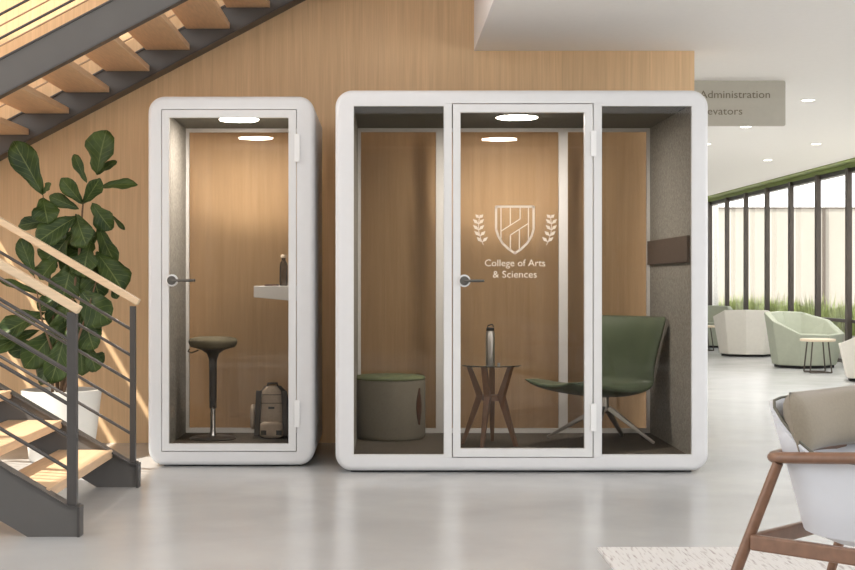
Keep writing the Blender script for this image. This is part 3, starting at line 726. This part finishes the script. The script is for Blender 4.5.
# ------------------------------------------------------------------ potted fig
def fig():
    Yp = 8.90; cx = PX(61.5, Yp); zr = PZ(389.5, Yp)
    t = thing('potted_plant', 'tall potted fiddle-leaf fig behind the lower stair flight', 'plant', (cx, Yp, 0))
    b = newbm(); lathe(b, [(0.19, 0), (0.20, 0.01), (0.252, zr-0.01), (0.252, zr), (0.232, zr), (0.228, zr-0.04), (0.05, zr-0.045)], (cx, Yp, 0), 48); obj('pot', b, 'pot_white', t, smooth=35)
    b = newbm(); lathe(b, [(0.225, zr-0.044), (0.12, zr-0.03), (0.01, zr-0.025)], (cx, Yp, 0), 32, False, True); obj('soil', b, 'soil', t, smooth=60)
    b = newbm()
    def P(px, py, dy=0.0): return W(px, py, Yp+dy)
    tube(b, [(cx, Yp, zr-0.03), P(66, 340), P(74, 290, .03), P(80, 245, .02), P(83, 203, 0), P(96, 180, -.02)], [0.014, 0.012, 0.010, 0.008, 0.006, 0.003], 8)
    tube(b, [(cx-0.03, Yp+.03, zr-0.03), P(55, 340, .04), P(50, 280, .06), P(46, 230, .05), P(43, 195, .03)], [0.013, 0.010, 0.008, 0.006, 0.003], 8)
    tube(b, [(cx+0.02, Yp-.04, zr-0.03), P(74, 350, -.06), P(88, 310, -.08), P(98, 275, -.05)], [0.010, 0.008, 0.006, 0.003], 8)
    tube(b, [(cx-0.05, Yp-.03, zr-0.03), P(52, 350, -.05), P(42, 320, -.08), P(34, 275, -.05)], [0.010, 0.008, 0.006, 0.003], 8)
    obj('trunk', b, 'bark', t, smooth=60)
    b = newbm(); uvl = b.loops.layers.uv.new('UVMap')
    def leaf(p0, p1, w, tilt=0.0, droop=0.25, fold=0.25, nrm=None):
        p0 = Vector(p0); p1 = Vector(p1); d = p1-p0; L = d.length; d.normalize()
        n = Vector(nrm) if nrm else Vector((random.uniform(-.6, .6)+tilt, -1, random.uniform(-.3, .8)))
        s = d.cross(n).normalized(); n = s.cross(d).normalized()
        prof = [0.03, 0.30, 0.46, 0.56, 0.74, 0.92, 1.0, 0.93, 0.68, 0.25]
        nu = 6; G = []
        ph = random.uniform(0, 6)
        for i, wp in enumerate(prof):
            f = i/(len(prof)-1); row = []
            c0 = p0+d*L*f+n*(-droop*L*(f*f-f)*1.0)
            for j in range(nu+1):
                v = -1+2*j/nu
                q = c0+s*(v*w/2*wp)+n*(fold*abs(v)*w/2*wp+0.085*w*math.sin(f*15+ph+v*2)*abs(v))
                if i == len(prof)-1: q = q-d*L*0.03*abs(v)
                row.append((b.verts.new(q), (j/nu, f)))
            G.append(row)
        for i in range(len(prof)-1):
            for j in range(nu):
                c4 = (G[i][j], G[i][j+1], G[i+1][j+1], G[i+1][j])
                fc = b.faces.new([c[0] for c in c4]); fc.smooth = True
                for lp, c in zip(fc.loops, c4): lp[uvl].uv = c[1]
        # petiole
    K = Yp/F
    spec = [  # base px, tip px, width px, dy base, dy tip
        ((43, 195), (13, 141), 27, 0, -.06), ((42, 193), (22, 170), 13, 0, .05), ((43, 194), (51, 183), 8, 0, -.05),
        ((97, 175), (107, 130), 31, 0, -.05), ((97, 175), (117, 161), 9, 0, .03), ((87, 183), (74, 154), 11, 0, .04),
        ((83, 204), (61, 178), 16, 0, -.08), ((83, 204), (100, 178), 16, 0, -.08), ((97, 188), (138, 185), 12, 0, -.05),
        ((79, 209), (49, 196), 14, .03, -.02), ((43, 198), (48, 224), 27, 0, -.08), ((56, 220), (18, 226), 14, .03, .05),
        ((92, 203), (112, 230), 22, .03, .0), ((112, 215), (125, 230), 5, .06, .08), ((76, 214), (87, 247), 27, 0, -.12),
        ((78, 216), (36, 243), 26, 0, -.10), ((97, 222), (117, 266), 20, .02, .02), ((66, 216), (62, 240), 18, .02, .0),
        ((34, 276), (20, 238), 17, .02, .0), ((96, 252), (123, 292), 32, .0, -.04), ((92, 240), (84, 278), 34, .04, .0),
        ((80, 290), (112, 322), 36, -.02, -.1), ((85, 318), (94, 350), 28, .0, -.05), ((112, 286), (117, 299), 9, .0, .0),
        ((46, 312), (-4, 338), 24, .0, -.1), ((44, 296), (-2, 280), 9, .0, -.05), ((46, 320), (14, 312), 8, .03, .0),
        ((60, 255), (40, 280), 24, .05, .0), ((56, 250), (44, 262), 26, .05, .05), ((72, 262), (62, 300), 34, .05, .0),
        ((78, 285), (98, 262), 30, .06, .02), ((60, 295), (38, 310), 16, .05, .03), ((60, 325), (24, 368), 28, .0, -.05),
        ((66, 330), (50, 384), 26, .0, -.1), ((62, 345), (40, 385), 20, .03, .05), ((78, 330), (82, 376), 26, .04, .0),
        ((70, 300), (64, 345), 34, .06, .05), ((58, 285), (56, 330), 24, .08, .06), ((84, 300), (76, 340), 28, .08, .06),
        ((90, 260), (100, 300), 30, .07, .04), ((50, 345), (8, 352), 18, .02, -.03), ((70, 350), (66, 386), 20, .06, .03),
        ((40, 330), (-14, 352), 18, .02, -.05), ((72, 240), (98, 236), 20, .06, .05), ((74, 232), (52, 262), 26, .05, .05),
        ((75, 270), (112, 268), 26, .06, .04), ((88, 345), (96, 372), 16, .04, .0),
    ]
    for p0, p1, w, d0, d1 in spec:
        leaf(W(p0[0], p0[1], Yp+d0), W(p1[0], p1[1], Yp+d1), w*K*1.05, droop=random.uniform(.1, .3), fold=random.uniform(.15, .4))
    for i in range(16):   # interior leaves that fill the crown
        x = random.uniform(48, 92); y = random.uniform(245, 360); a = random.uniform(0, 2*PI); l = random.uniform(22, 34)
        dd = random.uniform(.04, .14)
        leaf(W(x, y, Yp+dd), W(x+math.cos(a)*l*.7, y+math.sin(a)*l, Yp+dd+random.uniform(-.05, .05)), random.uniform(18, 28)*K)
    bmesh.ops.translate(b, verts=b.verts, vec=-Vector((cx, Yp, 0)))
    me = bpy.data.meshes.new('foliage'); b.to_mesh(me); b.free(); o = bpy.data.objects.new('foliage', me); COL.objects.link(o); o.parent = t; me.materials.append(MATS['leaf'])
    md = o.modifiers.new('t', 'SOLIDIFY'); md.thickness = 0.0015
fig()

# ------------------------------------------------------------------ lobby furniture
def tub_chair(label, x, y, face, m, sc=1.0, group='faceted tub chairs in the lobby'):
    """octagonal tub; face = facing angle in degrees"""
    t = thing('tub_chair', label, 'chair', (x, y, 0), group, rz=math.radians(face))
    angs = [0, 50, 95, 140, 180, 220, 265, 310]   # relative to facing (+x)
    hts = [0.42, 0.44, 0.60, 0.70, 0.71, 0.70, 0.60, 0.44]
    rt = [0.43, 0.50, 0.50, 0.50, 0.47, 0.50, 0.50, 0.50]
    def P(r, a, z): return (r*sc*math.cos(math.radians(a)), r*sc*math.sin(math.radians(a)), z*sc)
    bot = [P(r*0.80, a, 0.035) for a, r in zip(angs, rt)]
    top = [P(r, a, h) for a, r, h in zip(angs, rt, hts)]
    mid = [P(r*(0.80+0.2*0.62/h*0.55+0.05), a, h*0.55) for a, r, h in zip(angs, rt, hts)]
    inn = [P(r-0.085, a, h-0.005) for a, r, h in zip(angs, rt, hts)]
    sea = [P(r*0.80-0.10, a, 0.385) for a, r, h in zip(angs, rt, hts)]
    b = newbm(); loft(b, [bot, top, inn, sea], caps=(True, True)); obj('body', b, m, t, local=True, bevel=0.012)
    b = newbm(); loft(b, [[P(r*0.80-0.11, a, 0.386) for a, r in zip(angs, rt)], [P(r*0.80-0.10, a, 0.42) for a, r in zip(angs, rt)]], caps=(True, True)); obj('seat_cushion', b, m, t, local=True, bevel=0.01)
    b = newbm(); loft(b, [[P(r*0.74, a, 0.0) for a, r in zip(angs, rt)], [P(r*0.74, a, 0.035) for a, r in zip(angs, rt)]], caps=(True, True)); obj('plinth', b, 'plinth_black', t, local=True)
    return t
tub_chair('white faceted tub chair with its back turned, left of the green one', PX(746.5, 21.3), 21.3, 75, 'tub_white')
tub_chair('pale green faceted tub chair behind the small round table', PX(804, 18.5), 18.5, -62, 'tub_green', 1.03)
tub_chair('white faceted tub chair cut off by the right edge of the photo', PX(877, 16.0), 16.0, 150, 'tub_white', 1.0)
tub_chair('pale green faceted tub chair half hidden by the large booth, farthest back', PX(706, 24.2), 24.2, -120, 'tub_green')
def low_table(label, x, y, r, h):
    t = thing('low_table', label, 'side table', (x, y, 0), 'small round tables in the lobby')
    b = newbm(); lathe(b, [(r-0.01, h-0.03), (r, h-0.022), (r, h)], (x, y, 0), 32); obj('tabletop', b, 'table_top_pale', t, smooth=30)
    for s in (-1, 1):
        b = newbm(); tube(b, [(x+s*r*0.45, y-r*0.5, h-0.03), (x+s*r*0.62, y-r*0.6, 0.014), (x+s*r*0.62, y+r*0.6, 0.014), (x+s*r*0.45, y+r*0.5, h-0.03)], 0.009, 8); obj('leg', b, 'window_frame', t)
    b = newbm(); tube(b, [(x-r*0.62, y-r*0.6, 0.012), (x+r*0.62, y-r*0.6, 0.012)], 0.009, 8); tube(b, [(x+r*0.62, y+r*0.6, 0.012), (x-r*0.62, y+r*0.6, 0.012)], 0.009, 8); obj('stretcher', b, 'window_frame', t)
low_table('small round pale-topped table in front of the green tub chair', PX(819, 17.3), 17.35, 0.215, 0.42)
low_table('small round pale-topped table beside the large booth right edge', 5.16, 22.9, 0.27, 0.41)

# ------------------------------------------------------------------ rug and foreground armchair
b = newbm(); box(b, 0.897, 3.6, 2.8, 5.93, 0.0, 0.012); tag(obj('rug', b, 'rug_wool', base=(2.2, 4.4, 0)), 'off-white woven rug with dark flecks under the wooden armchair', 'rug')

def armchair():
    zf = 0.012
    O = Vector((1.137, 4.31, zf)); A = math.radians(-45)
    t = thing('armchair', 'wooden-framed armchair with white shell and taupe cushion', 'chair', O, rz=A)
    # local: x forward, y across (to the far side), z up
    WD = 0.62; DP = 0.60
    z0 = -zf
    def smoothpath(pts, n=8):
        pts = [Vector(p) for p in pts]; out = []
        for i in range(len(pts)-1):
            p0 = pts[max(i-1, 0)]; p1 = pts[i]; p2 = pts[i+1]; p3 = pts[min(i+2, len(pts)-1)]
            for k in range(n):
                u = k/n; out.append(0.5*((2*p1)+(p2-p0)*u+(2*p0-5*p1+4*p2-p3)*u*u+(-p0+3*p1-3*p2+p3)*u**3))
        out.append(pts[-1]); return out
    # arm rail wraps round the back
    path = [(0.62, -0.01, 0.64), (0.35, -0.012, 0.612), (0.12, -0.005, 0.592), (0.05, 0.03, 0.585), (0.028, 0.12, 0.585), (0.02, 0.31, 0.59),
            (0.028, 0.50, 0.585), (0.05, 0.59, 0.585), (0.12, 0.625, 0.592), (0.35, 0.632, 0.612), (0.62, 0.63, 0.64)]
    b = newbm(); tube(b, smoothpath(path), 0.019, 14, flat=(1.2, 0.92)); obj('arm_rail', b, 'chair_wood', t, local=True, smooth=50)
    for s, (yt, yb) in (('n', (0.005, -0.045)), ('f', (0.615, 0.665))):
        b = newbm(); tube(b, [(0.075, yt, 0.572), (-0.045, (yt+yb)/2, 0.25), (-0.13, yb, z0+0.012)], [0.016, 0.0175, 0.013], 14); obj('leg', b, 'chair_wood', t, local=True, smooth=50)
        b = newbm(); tube(b, [(0.53, yt, 0.585), (0.58, (yt+yb)/2, 0.3), (0.62, yb, z0+0.012)], [0.016, 0.0175, 0.013], 14); obj('leg', b, 'chair_wood', t, local=True, smooth=50)
    for y in (-0.02, 0.64):
        b = newbm(); beam(b, (0.0, y, 0.325), (0.57, y, 0.325), 0.026, 0.048); obj('side_rail', b, 'chair_wood', t, local=True, bevel=0.006)
    for x in (0.0, 0.55):
        b = newbm(); beam(b, (x, -0.02, 0.325), (x, 0.64, 0.325), 0.026, 0.048); obj('cross_rail', b, 'chair_wood', t, local=True, bevel=0.006)
    # shell : U-shaped wall with a seat pan
    def U(zfrac, off):
        # zfrac 0 bottom .. 1 rim. returns list of points around U from near front to far front
        pts = []; N = 32
        for i in range(N+1):
            s = i/N
            # plan at this height
            rim = 0.585+0.17*math.exp(-((s-0.5)/0.215)**6)
            z = 0.335+(rim-0.335)*zfrac
            k = (z-0.315)/0.45
            xb = 0.08-0.095*k+off; ya = 0.08-0.095*k+off; yc = 0.62-ya; xf = 0.56
            rc = 0.13+0.02*k
            L1 = xf-xb-rc; La = rc*PI/2; L2 = yc-ya-2*rc; T = 2*L1+2*La+L2; d = s*T
            if d < L1: p = (xf-d, ya)
            elif d < L1+La: a = (d-L1)/rc; p = (xb+rc-rc*math.sin(a), ya+rc-rc*math.cos(a))
            elif d < L1+La+L2: p = (xb, ya+rc+(d-L1-La))
            elif d < L1+2*La+L2: a = (d-L1-La-L2)/rc; p = (xb+rc-rc*math.cos(a), yc-rc+rc*math.sin(a))
            else: p = (xb+rc+(d-L1-2*La-L2), yc)
            pts.append((p[0], p[1], z))
        return pts
    b = newbm()
    base = U(0, 0.06); base = [(x, y, z-0.012) for x, y, z in base]
    rows = [base]+[U(f, 0) for f in (0.06, 0.15, 0.35, 0.6, 0.85, 1.0)]+[U(f, 0.014) for f in (1.0, 0.85, 0.6, 0.35, 0.15)]
    V = [[b.verts.new(p) for p in r] for r in rows]
    for i in range(len(V)-1):
        for j in range(len(V[0])-1): b.faces.new((V[i][j], V[i][j+1], V[i+1][j+1], V[i+1][j]))
    n = len(V[0])
    b.faces.new(V[0]); b.faces.new(V[-1][::-1])
    obj('shell', b, 'shell_plastic', t, local=True, smooth=50)
    # piping along the rim
    b = newbm(); rp = [(x, y, z+0.002) for x, y, z in U(1.0, 0.010)]; tube(b, rp, 0.005, 6); obj('piping', b, 'piping_dark', t, local=True, smooth=60)
    # seat pad
    b = newbm(); prism(b, [(0.14, 0.13), (0.55, 0.11), (0.55, 0.51), (0.14, 0.49)], 0.37, 0.44, 'z'); obj('seat_pad', b, 'cushion_taupe', t, local=True, bevel=0.02)
    # lumbar cushion leaning on the back
    b = newbm(); nx, nz = 16, 10; rows = []
    for sgn in (1, -1):
        g = []
        for i in range(nx+1):
            u = -1+2*i/nx; r = []
            for j in range(nz+1):
                v = -1+2*j/nz
                th = 0.062*(max(0, 1-abs(u)**3.2)*max(0, 1-abs(v)**2.6))**0.55
                y = 0.295+u*(0.285-0.012*v*v); z = 0.688+v*(0.098-0.008*(1-u*u)); x = 0.125-0.20*(z-0.52)+sgn*th-0.02*(1-u*u)+0.03*abs(u)**2
                r.append((x, y, z))
            g.append(r)
        rows.append(g)
    VV = [[[b.verts.new(p) for p in r] for r in g] for g in rows]
    for g in VV:
        for i in range(nx):
            for j in range(nz): b.faces.new((g[i][j], g[i+1][j], g[i+1][j+1], g[i][j+1]))
    bmesh.ops.remove_doubles(b, verts=b.verts, dist=0.0005)
    obj('back_cushion', b, 'cushion_taupe', t, local=True, smooth=80)
armchair()

# ------------------------------------------------------------------ light, world, camera
w = bpy.data.worlds.new('World'); scn.world = w; w.use_nodes = True
bg = w.node_tree.nodes['Background']; bg.inputs[0].default_value = (0.985, 0.985, 1.0, 1); bg.inputs[1].default_value = 2.5
sun = bpy.data.lights.new('Sun', 'SUN'); sun.energy = 7.5; sun.angle = math.radians(0.6); sun.color = (1.0, 0.93, 0.82)
so = bpy.data.objects.new('Sun', sun); COL.objects.link(so)
so.rotation_euler = Vector((1.0, 0.8, -1.75)).to_track_quat('-Z', 'Y').to_euler(); so.location = (-6, 0, 8)

cam = bpy.data.cameras.new('Camera'); co = bpy.data.objects.new('Camera', cam); COL.objects.link(co)
cam.sensor_width = 36; cam.lens = F/855*36; cam.shift_x = 42.5/855; cam.shift_y = -4/855
co.location = (0, 0, CH); co.rotation_euler = (PI/2, 0, 0); cam.clip_end = 200; cam.clip_start = 0.05
scn.camera = co
vs = scn.view_settings; vs.view_transform = 'Standard'; vs.look = 'None'; vs.exposure = 0.14; vs.gamma = 1; vs.use_curve_mapping = False

scn.cycles.sample_clamp_indirect = 6.0
scn.cycles.caustics_reflective = False
scn.cycles.caustics_refractive = False
